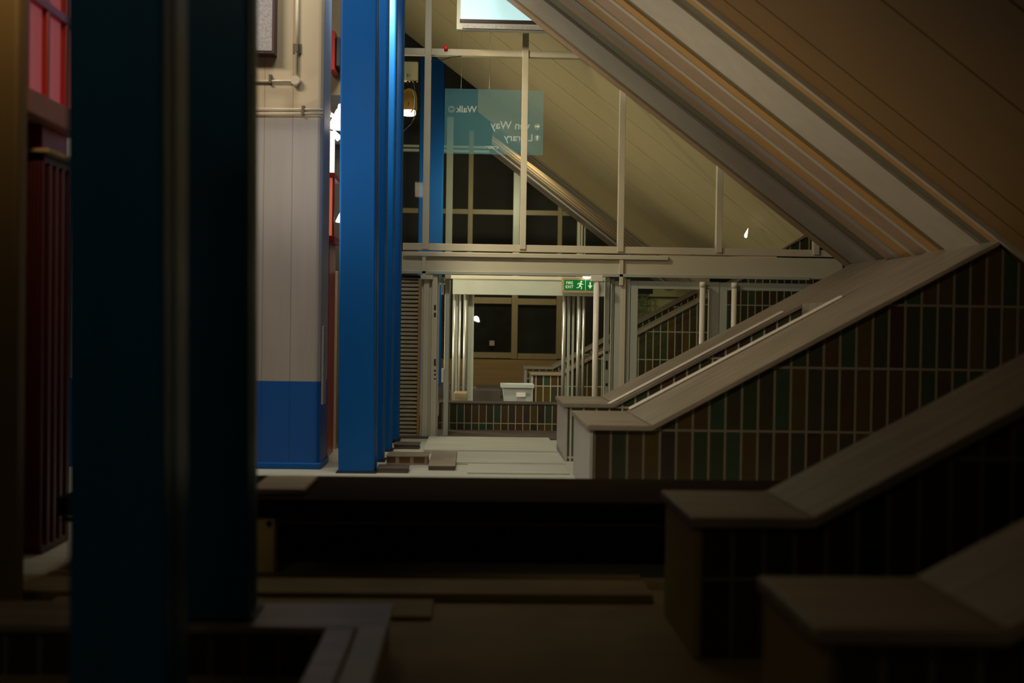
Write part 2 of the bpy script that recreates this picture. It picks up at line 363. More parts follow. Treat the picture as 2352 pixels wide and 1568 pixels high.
# striped metal band over the middle stair: (y0, y1, drop below the panels, material)
A0 = 3.86
bands = [(8.85,8.9,.03,'st_pale'),(8.9,9.02,.02,'st_tan'),(9.02,9.2,.0,'st_dark'),(9.2,9.88,.035,'st_pale'),(9.88,10.04,.0,'st_dark'),(10.04,10.2,.02,'st_tan'),
         (10.2,10.28,.03,'st_pale'),(10.28,10.63,.01,'st_brown'),(10.63,10.71,.02,'st_pale'),(10.71,10.99,.01,'st_tan'),(10.99,11.14,.02,'st_grey'),
         (11.14,11.39,.01,'st_brown'),(11.39,11.66,.0,'st_dark'),(11.66,12.33,.035,'st_grey'),(12.33,12.52,.0,'st_dark'),(12.52,12.7,.015,'st_brown')]
def striped(bands, dy, sc, a0, x0, x1, label):
    t = thing('soffit_beam', label, 'soffit beam', (x1, bands[0][0]*sc+dy, CAMZ + a0 - SS*x1), None)
    for y0, y1, d, m in bands:
        mb = MB(); rake(mb, a0 - d, y0*sc+dy, y1*sc+dy, x0, x1, .25 + d); mb.obj('metal_band', M[m], t)
    mb = MB(); rake(mb, a0 + .04, bands[0][0]*sc+dy, bands[-1][1]*sc+dy, x0, x1, .45); mb.obj('deck', M['st_brown'], t)
striped(bands, 0, 1, A0, 0.1, 4.62, 'striped grey and tan metal underside sloping down to the long stair wall')
striped(bands, 20.27-8.85*.88, .88, 3.78, 0.28, 4.0, 'far striped metal underside seen through the screen glass')
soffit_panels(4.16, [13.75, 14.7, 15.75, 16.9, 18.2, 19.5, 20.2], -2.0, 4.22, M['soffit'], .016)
MB().prism([(-.0, CAMZ+3.78), (-.0, CAMZ+4.2), (4.2, CAMZ+4.2-SS*4.2), (4.2, CAMZ+3.78-SS*4.2)], 20.2, 20.26).obj('trim_6', M['soffit'], kind='structure')
# raking tiled upstand seen just above the header beam at its right end
q0 = W(1783, 584, 13.72); q1 = W(1846, 545, 13.72); q2 = W(1930, 545, 13.72); q3 = W(1930, 600, 13.72)
t = thing('tiled_upstand', 'small dark tiled raking upstand above the right end of the header beam', 'upstand', (q1.x, 13.8, q3.z))
MB().prism([(q0.x, q3.z), (q0.x, q0.z), (q1.x, q1.z), (q2.x, q2.z+.02), (q3.x, q3.z)], 13.66, 13.74).obj('tile_face', M['tile_far'], t)
MB().prism([(q0.x-.03, q0.z), (q0.x-.01, q0.z+.02), (q1.x, q1.z+.03), (q1.x+.01, q1.z)], 13.65, 13.745).obj('edge_trim', M['st_brown'], t)

# ------------------------------------------------------------------ glazed screen
SY = 13.55
def bar(mb, u0, u1, v0, v1, Y=SY, th=.09, bev=.004): return mb.px(u0, u1, v0, v1, Y, th, bev)
def vbar(mb, ut, ub, w, v0, v1, Y=SY, th=.09):
    """upright whose centre runs from (ut, v0) to (ub, v1)"""
    vm = (v0+v1)/2; um = (ut+ub)/2
    x = W(um, vm, Y).x; hw = w/2*Y/F
    return mb.box(x-hw, x+hw, Y, Y+th, W(um, v1, Y).z, W(um, v0, Y).z, .004)
t = thing('window_1', None, None, (0.9, SY+.05, W(1400, 600, SY).z)); del_keys = None
t['kind'] = 'structure'
for k in ('label', 'category'):
    if k in t: del t[k]
f = MB()
bar(f, 925, 1935, 566, 582)
bar(f, 905, 1345, 114, 129)
f.obj('transom', M['cream'], t)
for ut, ub, wd, v0, v1 in ((986, 977, 15, -60, 572), (1210, 1199, 14, 60, 572), (1432, 1425, 14, 205, 578), (1655, 1652, 14, 375, 580), (1876, 1876, 14, 540, 585)):
    vbar(MB(), ut, ub, wd, v0, v1, SY-.02).obj('mullion', M['cream'], t)
g = MB(); g.box(W(900, 300, SY).x, W(1935, 300, SY).x, SY+.04, SY+.048, W(1400, 575, SY).z, W(1400, 575, SY).z+3.3)
gl = g.obj('glass_pane', M['glass'], t)
# header beam
t = thing('header_beam', 'long cream header beam across the screen above the doors', 'beam', (W(1400,600,SY).x, SY, W(1400,630,SY).z))
f = MB(); f.px(765, 1935, 584, 632, SY-.02, .16, .004); f.obj('fascia', M['cream_dirty'], t)
f = MB(); f.px(925, 1535, 583, 592, SY-.06, .04, .003); f.obj('drip_strip', M['cream'], t)
f = MB(); f.px(765, 1860, 627, 634, SY-.05, .05, .003); f.obj('lower_lip', M['alu'], t)
for u, v0, v1 in ((974, 584, 640), (1428, 590, 655)):
    f = MB(); f.px(u-5, u+4, v0, v1, SY-.05, .03, .003); f.obj('cover_strip', M['cream'], t)
# cream bracket with beacon dot
pr = W(1024, 113, SY-.02)
t = thing('warning_beacon', 'small round red beacon on the upper transom of the screen', 'light', (pr.x, SY+.03, W(1024,119,SY).z))
MB().ball((pr.x, SY-.005, pr.z+.016), .028).obj('dome', M['red_dot'], t)
MB().cyl((pr.x, SY-.005, pr.z-.016), (pr.x, SY-.005, pr.z-.004), .02).obj('base', M['dark'], t)

# roller shutter left of the doors
def shutter(u0, u1, v0, v1, Y, label, m, step=9.2):
    ztop = W((u0+u1)/2, v0, Y).z; zb = W((u0+u1)/2, v1, Y).z; x0 = W(u0, (v0+v1)/2, Y).x; x1 = W(u1, (v0+v1)/2, Y).x
    t = thing('louvred_shutter', label, 'shutter', ((x0+x1)/2, Y, zb))
    n = int((v1-v0)/step); h = (ztop-zb)/n; s = MB()
    for i in range(n):
        z = zb + i*h; s.prism_x([(Y+.035, z+.002), (Y, z+h*.18), (Y, z+h*.62), (Y+.035, z+h*.98), (Y+.045, z+h*.98), (Y+.045, z+.002)], x0, x1)
    s.obj('slats', m, t)
    MB().box(x0-.02, x1+.02, Y+.05, Y+.07, zb, ztop).obj('backing', M['st_brown'], t)
    MB().box(x1, x1+.03, Y-.02, Y+.06, zb, ztop, .004).obj('side_channel', M['red'] if False else M['st_tan'], t)
    return t
M['slat'] = mat('shutter_slat_paint', (.40,.34,.22), .45, noise=.08)
MB().box(W(918,630,SY).x, W(972,630,SY).x, SY-.0, SY+.1, W(945,638,SY).z, W(945,632,SY).z).obj('trim_8', M['dark'], kind='structure')
shutter(880, 959, 640, 1003, SY+.02, 'cream slatted shutter right beside the last blue column, left of the doors', M['slat'])

# door frames and posts in the screen
t = thing('door_frame', 'cream door frame post beside the slatted shutter', 'door frame', (W(985,1000,SY).x, SY, 0.02))
for u0, u1, m, dy in ((966.5, 971, 'cream_dirty', .02), (971, 984, 'cream', 0), (984, 990, 'cream_dirty', .03), (990, 1003, 'cream', -.02), (1003, 1007, 'alu', .03)):
    f = MB(); f.px(u0, u1, 630, 1003, SY+dy, .08, .004); f.obj('jamb', M[m], t)
f = MB(); f.px(966, 995, 628, 641, SY-.04, .04, .003); f.obj('bracket', M['cream'], t)
for v0, v1 in ((700, 712), (718, 728), (824, 840), (849, 853), (858, 862), (868, 871)):
    f = MB(); f.px(997, 1001, v0, v1, SY-.024, .006, .001); f.obj('lock_slot', M['dark'], t)
# folded-back door leaf left
DY = SY + .12
t = thing('door_leaf', 'grey metal door leaf folded open beside the shutter, edge on', 'door', (W(1026,1000,DY).x, DY, 0.03))
f = MB(); f.px(1020, 1031, 640, 1003, DY, .5, .006); f.obj('stile', M['alu'], t)
f = MB(); f.px(1008, 1020, 636, 650, DY, .5, .004); f.obj('head', M['alu'], t)
for v0, v1 in ((650, 676), (846, 878)): MB().px(1014, 1019, v0, v1, DY+.02, .1, .002).obj('hinge', M['coping_white'], t)
# upright posts right of the opening
t = thing('mullion_post', 'grey post cluster between the open doorway and the closed door leaf', 'post', (W(1415,900,SY).x, SY, 0.0))
for u0, u1, v0, v1, dy, m in ((1388, 1399, 633, 905, 0, 'alu'), (1403, 1409, 650, 905, .06, 'alu'), (1411, 1426, 645, 905, .03, 'alu'), (1426, 1436, 632, 905, -.02, 'cream_dirty'), (1436, 1446, 640, 905, .01, 'alu')):
    zb = W(1415, v1, SY).z
    x0 = W(u0, 770, SY+dy).x; x1 = W(u1, 770, SY+dy).x
    MB().box(x0, x1, SY+dy, SY+dy+.08, 0.0, W(1415, v0, SY).z, .004).obj('post', M[m], t)
f = MB(); f.px(1399, 1412, 640, 652, SY+.05, .06, .003); f.obj('cross_piece', M['alu'], t)
for v0, v1 in ((828, 848), (806, 812), (880, 886)):
    f = MB(); f.px(1391, 1396, v0, v1, SY-.006, .006, .001); f.obj('lock_slot', M['dark'], t)
# white post standing in the doorway
x = W(1368, 780, SY-.1).x
t = thing('white_post', 'slim white post with a square white cap beside the fire exit sign', 'post', (x, SY-.1, 0))
MB().cyl((x, SY-.1, 0), (x, SY-.1, W(1368, 645, SY-.1).z), .034, seg=24).obj('shaft', M['coping_white'], t)
f = MB(); f.px(1358, 1385, 632, 646, SY-.14, .09, .004); f.obj('cap', M['coping_white'], t)

def door(u0, u1, v0, label, hu, v1=905, Y=SY+.02, sw=17, sr=17):
    xa = W(u0, 780, Y).x; xb = W(u1, 780, Y).x; zt = W((u0+u1)/2, v0, Y).z; k = Y/F
    t = thing('door_leaf', label, 'door', ((xa+xb)/2, Y, 0.01))
    MB().box(xa, xa+sw*k, Y, Y+.05, .01, zt, .004).obj('stile', M['alu'], t)
    MB().box(xb-sr*k, xb, Y, Y+.05, .01, zt, .004).obj('stile', M['alu'], t)
    MB().box(xa+sw*k, xb-sr*k, Y+.002, Y+.048, zt-18*k, zt, .003).obj('top_rail', M['alu'], t)
    MB().box(xa+sw*k, xb-sr*k, Y+.002, Y+.048, .01, .2, .003).obj('bottom_rail', M['alu'], t)
    MB().box(xa+sw*k, xb-sr*k, Y+.02, Y+.028, .2, zt-18*k).obj('pane', M['glass'], t)
    xh = W(hu, 700, Y-.08).x
    h = MB(); h.cyl((xh, Y-.08, .35), (xh, Y-.08, zt-.01), .033, seg=24)
    h.cyl((xh, Y-.08, zt-.07), (xh, Y-.08, zt-.004), .038, seg=24); hd = h.obj('pull_tube', M['coping_white'], t)
    for z in (.5, zt-.04): MB().box(xh-.015, xh+.03, Y-.08, Y+.01, z-.015, z+.015, .003).obj('bracket', M['steel'], t).parent = hd
    return t
door(1447, 1650, 646, 'closed glass door leaf with white pull tube, right of the grey post cluster', 1613, sr=24)
door(1652, 1870, 650, 'half hidden glass door leaf with white pull tube, beside the rising stair wall', 1686)

# ------------------------------------------------------------------ lobby behind the screen
LY = 17.2
t = thing('lintel', 'grey metal lintel of the inner doorway under the header beam', 'lintel', (W(1200,670,LY).x, LY, W(1200,675,LY).z))
f = MB(); f.px(1040, 1395, 642, 678, LY, .12, .004); f.obj('plate', M['alu'], t)
f = MB(); f.px(1036, 1395, 634, 642, LY-.02, .14, .003); f.obj('top_strip', M['yellow'] if False else M['sign_white'] if False else M['cream'], t)
# fire exit sign
EY = LY - .12
e0 = W(1290, 672, EY); e1 = W(1372, 638, EY)
t = thing('fire_exit_sign', 'green fire exit sign with running figure and down arrow above the inner doorway', 'sign', ((e0.x+e1.x)/2, EY, e0.z))
MB().box(e0.x, e1.x, EY, EY+.07, e0.z, e1.z, .006).obj('housing', M['tan_board'], t)
ph = e1.z - e0.z; gx0 = e0.x + .035; gx1 = e1.x - .02; gz0 = e0.z + .04; gz1 = e1.z - .035
gp = MB().box(gx0, gx1, EY-.004, EY-.0005, gz0, gz1).obj('green_panel', M['green'], t)
def text_obj(s, size, loc, m, parent, name='lettering', mirror=False, ext=.001, align='CENTER', bold=0.0):
    c = bpy.data.curves.new('tx', 'FONT'); c.body = s; c.size = size; c.align_x = align; c.align_y = 'CENTER'; c.extrude = ext; c.offset = bold
    o = bpy.data.objects.new('tx', c); COL.objects.link(o)
    dg = bpy.context.evaluated_depsgraph_get(); me = bpy.data.meshes.new_from_object(o.evaluated_get(dg)); bpy.data.objects.remove(o)
    me.materials.clear(); me.materials.append(m)
    n = bpy.data.objects.new(name, me); COL.objects.link(n); n.parent = parent
    n.location = Vector(loc) - Vector(parent.location); n.rotation_euler = (R(90), 0, R(180) if mirror else 0)
    return n
gw = gx1 - gx0; gh = gz1 - gz0; gm = (gz0 + gz1)/2
text_obj('FIRE', gh*.38, (gx0+gw*.17, EY-.006, gm+gh*.19), M['sign_white'], t, bold=.0005).parent = gp
text_obj('EXIT', gh*.38, (gx0+gw*.17, EY-.006, gm-gh*.19), M['sign_white'], t, bold=.0005).parent = gp
def stroke(mb, a, b_, w):
    a = Vector(a); b_ = Vector(b_); d = (b_-a).normalized(); n = Vector((-d[1], d[0]))*w/2
    mb.prism([(a[0]-n[0], a[1]-n[1]), (b_[0]-n[0], b_[1]-n[1]), (b_[0]+n[0], b_[1]+n[1]), (a[0]+n[0], a[1]+n[1])], EY-.008, EY-.0045)
cxm = gx0 + gw*.50; q = gh
mb = MB(); mb.cyl((cxm+q*.12, EY-.008, gm+q*.33), (cxm+q*.12, EY-.0045, gm+q*.33), q*.085)
for a, c, wd in (((.08,.22),(-.02,-.08),.17), ((.05,.2),(-.2,.16),.07), ((-.2,.16),(-.24,.02),.06), ((.1,.18),(.22,.05),.07), ((.22,.05),(.32,.1),.06),
                ((-.02,-.08),(.16,-.16),.09), ((.16,-.16),(.12,-.4),.08), ((-.02,-.08),(-.14,-.24),.09), ((-.14,-.24),(-.34,-.26),.07)):
    stroke(mb, (cxm+a[0]*q, gm+a[1]*q), (cxm+c[0]*q, gm+c[1]*q), wd*q)
mb.obj('running_figure', M['sign_white'], t).parent = gp
cxa = gx0 + gw*.82; mb = MB(); stroke(mb, (cxa, gm+.3*q), (cxa, gm-.15*q), .13*q)
mb.prism([(cxa-.22*q, gm-.02*q), (cxa, gm-.34*q), (cxa+.22*q, gm-.02*q), (cxa+.1*q, gm-.02*q), (cxa, gm-.16*q), (cxa-.1*q, gm-.02*q)], EY-.008, EY-.0045)
mb.obj('down_arrow', M['sign_white'], t).parent = gp
mb = MB(); mb.box(gx0+gw*.665, gx0+gw*.675, EY-.007, EY-.0045, gz0, gz1); mb.obj('divider', M['sign_white'], t).parent = gp
# small bright lamp over the sign
p = W(1348, 636, LY-.16)
t = thing('bulkhead_lamp', 'small bright oval lamp just above the fire exit sign', 'lamp', (p.x, LY-.16, p.z-.02))
MB().ball((p.x, LY-.16, p.z), .05, sc=(1.3,.7,.5)).obj('diffuser', M['lamp'], t)
MB().box(p.x-.07, p.x+.07, LY-.18, LY-.02, p.z+.02, p.z+.04, .004).obj('housing', M['alu'], t)
# tubular posts of the inner doorway
def pulls(us, v0, v1, Y, label):
    x = W(sum(u for u, _ in us)/len(us), v1, Y).x
    t = thing('inner_door_frame', label, 'door frame', (x, Y, PF))
    zt = W(us[0][0], v0, Y).z
    for i, (u, wd) in enumerate(us):
        xx = W(u, 780, Y).x; r = wd*Y/F/2
        if i % 2 == 0: MB().cyl((xx, Y-.05, PF), (xx, Y-.05, zt), r, seg=20).obj('tube', M['steel'], t)
        else: MB().box(xx-r, xx+r, Y, Y+.06, PF, zt, .003).obj('upright', M['alu'], t)
pulls([(1043, 8), (1049, 6), (1056, 5), (1081, 14), (1068, 9)], 676, 890, LY+.15, 'steel tubes and uprights at the left of the inner doorway')
pulls([(1294, 9), (1306, 6), (1328, 9), (1316, 5), (1339, 7)], 680, 830, LY+.15, 'steel tubes and uprights at the right of the inner doorway')
# far window with dark panes
WY = 22.6
t = thing('window_2', None, None, (W(1180,820,WY).x, WY, W(1180,820,WY).z)); t['kind'] = 'structure'
for k in ('label', 'category'):
    if k in t: del t[k]
f = MB()
for u0, u1 in ((1072, 1085), (1175, 1189), (1278, 1290)): f.px(u0, u1, 668, 824, WY, .08, .004)
for v0, v1 in ((683, 697), (809, 822)):
    f.px(1085, 1175, v0, v1, WY+.003, .07, .003); f.px(1189, 1278, v0+3, v1+3, WY+.003, .07, .003)
f.obj('frame', M['ochre_frame'], t)
f = MB(); f.px(1073, 1289, 640, 822, WY+.05, .015); f.obj('pane', M['glass_dark'], t)
f = MB(); f.px(960, 1420, 826, 925, WY-.02, .1); f.obj('wall_back', M['ochre_board'], kind='structure')
for k in range(1):
    p = W(1096, 735, WY-1.2)
# lamp seen in the far window
p = W(1093, 733, WY-.3)
t = thing('round_lamp', 'small white lamp glowing in front of the far dark window', 'lamp', (p.x, WY-.3, p.z))
MB().lathe([(.0,.06),(.03,.055),(.05,.03),(.085,-.01),(.075,-.015),(0,-.02)], (p.x, WY-.3, p.z), axis=(.5,-.3,1)).obj('shade', M['lamp'], t)
MB().cyl((p.x, WY-.3, p.z+.04), (p.x, WY+.06, p.z+.10), .006).obj('arm', M['dark'], t)
p = W(1130, 788, WY-.02)
MB().box(p.x-.05, p.x+.05, WY-.01, WY+.045, p.z-.05, p.z+.05, .003).obj('window_notice', M['st_brown'], label='small brown notice stuck on the left pane of the far window', category='notice')
# low parapet wall across the passage
TY = 14.5
zl = W(1150, 925, TY).z
t = thing('low_tiled_wall', 'low wall of vertical brown and green tiles across the passage behind the doorway', 'wall', (W(1150,1000,TY).x, TY, 0))
MB().box(W(1008,960,TY).x, 1.75, TY, TY+.33, 0, zl-.02).obj('tiled_wall', M['tile_low'], t)
MB().box(W(1008,960,TY).x, 1.75, TY-.01, TY+.34, zl-.02, zl, .004).obj('coping', M['slate'], t)
# plastic tub
BY = 16.6
pb = W(1188, 921, BY); wt = 72*BY/F; zt_ = W(1186, 882, BY).z
t = thing('plastic_tub', 'white translucent plastic storage tub beside the lobby stair wall end', 'tub', (pb.x, BY+.15, PF))
zb = PF
mb = MB(); tb = bmesh.new()
def ringv(bm, w_, d_, z): return [bm.verts.new((pb.x+sx*w_/2, BY+.15+sy*d_/2, z)) for sx, sy in ((-1,-1),(1,-1),(1,1),(-1,1))]
rs = [ringv(tb, wt*.80, .28, zb), ringv(tb, wt*.94, .34, zt_-.05), ringv(tb, wt*1.06, .40, zt_-.05), ringv(tb, wt*1.06, .40, zt_), ringv(tb, wt*.98, .36, zt_), ringv(tb, wt*.76, .26, zb+.02)]
tb.faces.new(rs[0][::-1]); tb.faces.new(rs[-1])
for a, c in zip(rs[:-1], rs[1:]):
    for k in range(4): tb.faces.new([a[k], a[(k+1)%4], c[(k+1)%4], c[k]])
bmesh.ops.recalc_face_normals(tb, faces=tb.faces); mb.merge(tb); mb.obj('body', M['plastic'], t)
f = MB(); f.px(1186, 1207, 901, 911, BY-.035, .006); f.obj('paper_label', M['paper'], t, label='small white paper label')
# lobby floor clutter
def low_block(u0, u1, v0, v1, Y, dp, m, name, label, cat, z0):
    a = W(u0, v1, Y); c = W(u1, v0, Y)
    return MB().box(a.x, c.x, Y, Y+dp, z0, c.z, .006).obj(name, M[m], label=label, category=cat)
low_block(1036, 1095, 889, 893, 18.6, .5, 'coping', 'low_shelf', 'pale flat board lying low at the back of the lobby, left of the tub', 'board', PF)
low_block(1034, 1150, 896, 915, 17.6, .5, 'slate', 'low_plinth', 'long dark low plinth on the lobby floor left of the white tub', 'plinth', PF)
low_block(1042, 1073, 903, 918, 16.0, .5, 'tan_board', 'paving_stack', 'small brown stack of slabs just behind the low tiled wall', 'slabs', PF)
# ---- upper far screen behind the glass
FY = 23.8
t = thing('window_3', None, None, (0, FY, 2.2)); t['kind'] = 'structure'
for k in ('label', 'category'):
    if k in t: del t[k]
for u, wd, v0, v1, m in ((1032, 15, 268, 640, 'alu'), (1186, 15, 395, 640, 'alu'), (1081, 11, 300, 600, 'ochre_frame'), (1286, 10, 440, 640, 'ochre_frame'), (1329, 7, 500, 640, 'cream'), (1336, 4, 510, 640, 'cream'), (1343, 3, 490, 640, 'alu')):
    vbar(MB(), u, u, wd, v0, v1, FY).obj('mullion', M[m], t)
f = MB(); f.px(925, 1420, 482, 493, FY+.01, .07); f.obj('transom', M['ochre_frame'], t)
f = MB(); f.px(925, 1130, 334, 339, FY+.01, .07); f.px(925, 1130, 343, 349, FY+.01, .07); f.obj('double_rail', M['alu'], t)
f = MB(); f.px(900, 1500, 640, 670, FY+.01, .07); f.obj('sill', M['dark'], t)
# pipes, lamp and machinery glimpsed through the closed door
p = W(1480, 690, 26.0)
t = thing('pipe_stand', 'thin green pipework on the far lobby wall seen through the closed door pane', 'pipes', (p.x, 26.2, .16))
mb = MB()
for du in (-4, 6): 
    x = W(1480+du, 700, 26.2).x; mb.cyl((x, 26.2, .16), (x, 26.2, W(1480, 668, 26.2).z), .02)
for v in (672, 684, 700): 
    a = W(1470, v, 26.2); c = W(1492, v+3, 26.2); mb.cyl((a.x, 26.18, a.z), (c.x, 26.18, c.z), .02)
mb.obj('pipework', mat('green_pipe_paint', (.12,.14,.06), .4), t)
M['lob_wall'] = mat('lobby_pale_wall', (.42,.40,.19), .6, noise=.1)
MB().box(W(1440,700,26.6).x, W(1660,700,26.6).x, 26.6, 26.7, .16, W(1500, 655, 26.6).z).obj('wall_right', M['lob_wall'], kind='structure')
f = MB(); f.px(1464, 1560, 681, 684, 26.5, .05); f.obj('trim_9', M['dark'], kind='structure')
area('far_lobby_lamp', W(1500, 662, 25.0), W(1500, 760, 26.6), .3, .1, 2.0, (1, .95, .6))

# ------------------------------------------------------------------ blue columns
def column(u0, u1, vb, Y, label, m='blue', lean=0.0, v0=-160, z0=None, depth=None, base=True, group='blue steel columns in a row'):
    k = Y/F; xa = W(u0, (v0+vb)/2 if vb < 1500 else 784, Y).x; xb = W(u1, (v0+vb)/2 if vb < 1500 else 784, Y).x
    zb = W((u0+u1)/2, vb, Y).z if z0 is None else z0; zt = W((u0+u1)/2, v0, Y).z
    d = depth or (xb-xa)
    t = thing('blue_column', label, 'column', ((xa+xb)/2, Y+d/2, zb), group)
    sh = MB(); sh.box(xa, xb, Y, Y+d, zb, zt, min(.018, d*.12), 3); o = sh.obj('shaft', m if not isinstance(m, str) else M[m], t)
    if base:
        MB().box(xa-.02, xb+.02, Y-.02, Y+d+.02, zb, zb+.012, .003).obj('base_plate', M['dark'], t)
    MB().box(xb-.0005, xb+.006, Y+d*.35, Y+d*.42, zb+.02, zt-.01).obj('seam', M['blue_dark'], t)
    if lean: t.rotation_euler = (0, R(lean), 0)
    return t
column(165, 389, 1568, 3.2, 'wide dark blue steel column filling the left foreground, left of the pair', 'blue_dark', -.65, z0=0.0, depth=.28, v0=-300)
column(411, 580, 1424, 4.45, 'wide dark blue steel column in the foreground, right of the pair, standing on the dark coping', 'blue_dark', -.6, depth=.2, v0=-300)
column(784, 868, 1092, 10.3, 'bright blue steel column in the middle, the frontmost and widest of four in a row', 'blue', -.4, z0=.0, depth=.3)
column(850, 887, 1062, 11.15, 'second bright blue column behind the widest one', 'blue', -.1, z0=.0, depth=.26)
column(868, 905, 1035, 12.05, 'third bright blue column from the front of the middle row', 'blue', .0, z0=.0, depth=.26)
column(885, 922, 1014, 12.95, 'rearmost bright blue column of the middle row, touching the slatted shutter', 'blue', 0, z0=.02, depth=.26)
# columns behind the glass
column(962, 1018, 640, 22.0, 'blue column behind the upper glass, beside the yellow lantern', 'blue', 0, v0=130, z0=.16, depth=.3, base=False, group='blue columns in the lobby')

# ------------------------------------------------------------------ boarded pillars on the left
def pillar(u0, u1, Y, dp, label):
    x0 = W(u0, 600, Y).x; x1 = W(u1, 600, Y).x
    t = thing('boarded_pillar', label, 'pillar', ((x0+x1)/2, Y+dp/2, 0), 'boarded pillars along the left side')
    MB().box(x0, x1, Y, Y+dp, 0, 6.4, .05, 3).obj('boarding', M['board'], t)
    MB().box(x0-.015, x1+.015, Y-.015, Y+dp+.015, 0, .06, .01).obj('plinth', M['blue'], t)
    return t, x0, x1
PY = 10.55
tp, px0, px1 = pillar(560, 739, PY, .55, 'wide painted pillar with lilac grey boards and a blue base, left of the bright blue columns')
pillar(365, 430, 11.2, .4, 'pillar glimpsed in the narrow gap between the two dark blue columns')
pillar(128, 164, 10.55, .4, 'thin sliver of a pale pillar with blue base between the red kiosk and the dark blue column')
# conduits and junction box on the pillar
def tube_px(pts, Y, r, name, m, label, cat):
    P = [W(u, v, Y) for u, v in pts]
    return MB().tube(P, r).obj(name, M[m], label=label, category=cat)
M['conduit'] = mat('conduit_paint', (.58,.50,.37), .4, noise=.05)
CY = PY - .025
t = thing('junction_box', 'round cream conduit junction box on the pillar', 'junction box', W(681, 188, PY-.03))
j = W(681, 188, PY)
MB().cyl((j.x, PY-.06, j.z), (j.x, PY+.002, j.z), .043, seg=28).obj('body', M['conduit'], t)
MB().cyl((j.x, PY-.066, j.z), (j.x, PY-.06, j.z), .036, seg=28).obj('lid', M['conduit'], t)
tube_px([(683, -60), (681, 172)], CY, .015, 'conduit_pipe', 'conduit', 'vertical cream conduit pipe running down to the round junction box', 'pipe')
tube_px([(575, 186), (668, 187)], CY, .011, 'conduit_pipe', 'conduit', 'thin horizontal conduit pipe leaving the junction box to the left', 'pipe')
tube_px([(575, 250), (742, 252)], CY, .010, 'conduit_pipe', 'conduit', 'upper of two parallel conduit pipes across the pillar above the lilac boards', 'pipe')
tube_px([(575, 260), (742, 261)], CY, .010, 'conduit_pipe', 'conduit', 'lower of two parallel conduit pipes across the pillar above the lilac boards', 'pipe')
for u, v, lb in ((622, 183, 'dark saddle clip on the thin conduit left of the junction box'), (683, 112, 'dark saddle clip on the vertical conduit above the junction box'), (697, 254, 'dark double saddle clip on the two parallel conduits')):
    c = W(u, v, PY)
    mb = MB(); mb.box(c.x-.012, c.x+.012, PY-.045, PY, c.z-.04, c.z+.04, .003); mb.box(c.x-.04 if v == 112 else c.x-.014, c.x+.04 if v == 112 else c.x+.014, PY-.01, PY, c.z-.045, c.z+.045, .002)
    mb.obj('pipe_clip', M['st_dark'], label=lb, category='clip')
s0 = W(560, 124, PY-.1); s1 = W(634, -40, PY-.1)
t = thing('notice_panel', 'grey speckled panel with dark edge hanging on the pillar at the top', 'panel', ((s0.x+s1.x)/2, PY-.1, s0.z))
MB().box(s0.x, s1.x-.02, PY-.16, PY, s0.z+.02, s1.z, .003).obj('face', M['grey_panel'], t)
MB().box(s0.x, s1.x, PY-.15, PY, s0.z, s1.z+.01, .003).obj('edge', mat('maroon_edge', (.06,.02,.02), .5), t)
g = W(740, 840, PY-.02)
MB().box(px1+.001, px1+.02, PY+.05, PY+.25, W(742,930,PY).z, W(742,748,PY).z, .004).obj('metal_plate', M['grey_panel'], label='narrow grey plate fixed to the side of the wide pillar', category='plate')

# red kiosk behind the pillar
KY = 11.5
t = thing('red_kiosk', 'tall red kiosk behind the wide pillar with small lit panes', 'kiosk', (W(750,1060,KY).x, KY, 0))
f = MB(); f.px(700, 754, 556, 1062, KY, .5, .01); o = f.obj('lower_body', M['red'], t)
f = MB(); f.px(700, 750, 590, 1050, KY-.03, .03, .01); f.obj('door_panel', M['red'], t)
f = MB()
f.px(700, 768, 540, 556, KY-.03, .5, .006); f.px(700, 768, 395, 407, KY-.02, .5, .006)
f.px(745, 749, 405, 542, KY, .06); f.px(763, 767, 405, 542, KY, .06)
f.obj('window_frame', M['red'], t)
f = MB(); f.px(749, 763, 407, 541, KY+.02, .02); f.obj('lit_pane', M['orange_lit'], t)
f = MB(); f.px(745, 760, 300, 395, KY+.1, .3); f.obj('lit_fascia', M['lamp_soft'], t)
# cream framed shutter behind it
f = shutter(780, 815, 622, 1062, 12.3, 'narrow slatted shutter seen between the red kiosk and the widest blue column', M['slat'], step=10)
MB().px(763, 773, 622, 1050, 12.25, .12, .004).obj('shutter_post', M['cream_dirty'], label='cream post between the red kiosk and the narrow shutter', category='post')
# shop lamps
def pendant(u, v, Y, s, label, ax=(0,0,1)):
    c = W(u, v, Y)
    t = thing('shop_lamp', label, 'lamp', c)
    MB().lathe([(.012*s,.13*s),(.035*s,.12*s),(.04*s,.085*s),(.05*s,.08*s),(.115*s,-.06*s),(.105*s,-.07*s),(.0,-.065*s)], c, axis=ax).obj('shade', M['lamp'], t)
    a = Vector(ax).normalized(); e = c + a*.25*s; MB().tube([c + a*.12*s, e, Vector((e.x, 12.95, e.z))], .008).obj('stem', M['dark'], t)
pendant(787, 275, 11.9, 1.3, 'large glowing white lamp shade half hidden by the widest blue column')
pendant(788, 500, 12.4, .7, 'lower glowing lamp beside the lit kiosk panes', (0,0,1))
c = W(765, 302, 12.2); t = thing('spot_lamp', 'small angled spotlight beside the large glowing shade', 'lamp', c)
MB().cyl(c, c+Vector((.07,-.02,-.08)), .022, .035).obj('head', M['lamp_soft'], t)
MB().cyl(c+Vector((.02,.72,.1)), c, .01).obj('arm', M['dark'], t)
MB().box(c.x+.02, c.x+.09, c.y, c.y+.05, c.z-.13, c.z-.07, .004).obj('ballast', M['dark'], t)
c = W(761, 264, 11.6); t = thing('small_bulb', 'tiny bare bulb at the corner of the wide pillar', 'lamp', c)
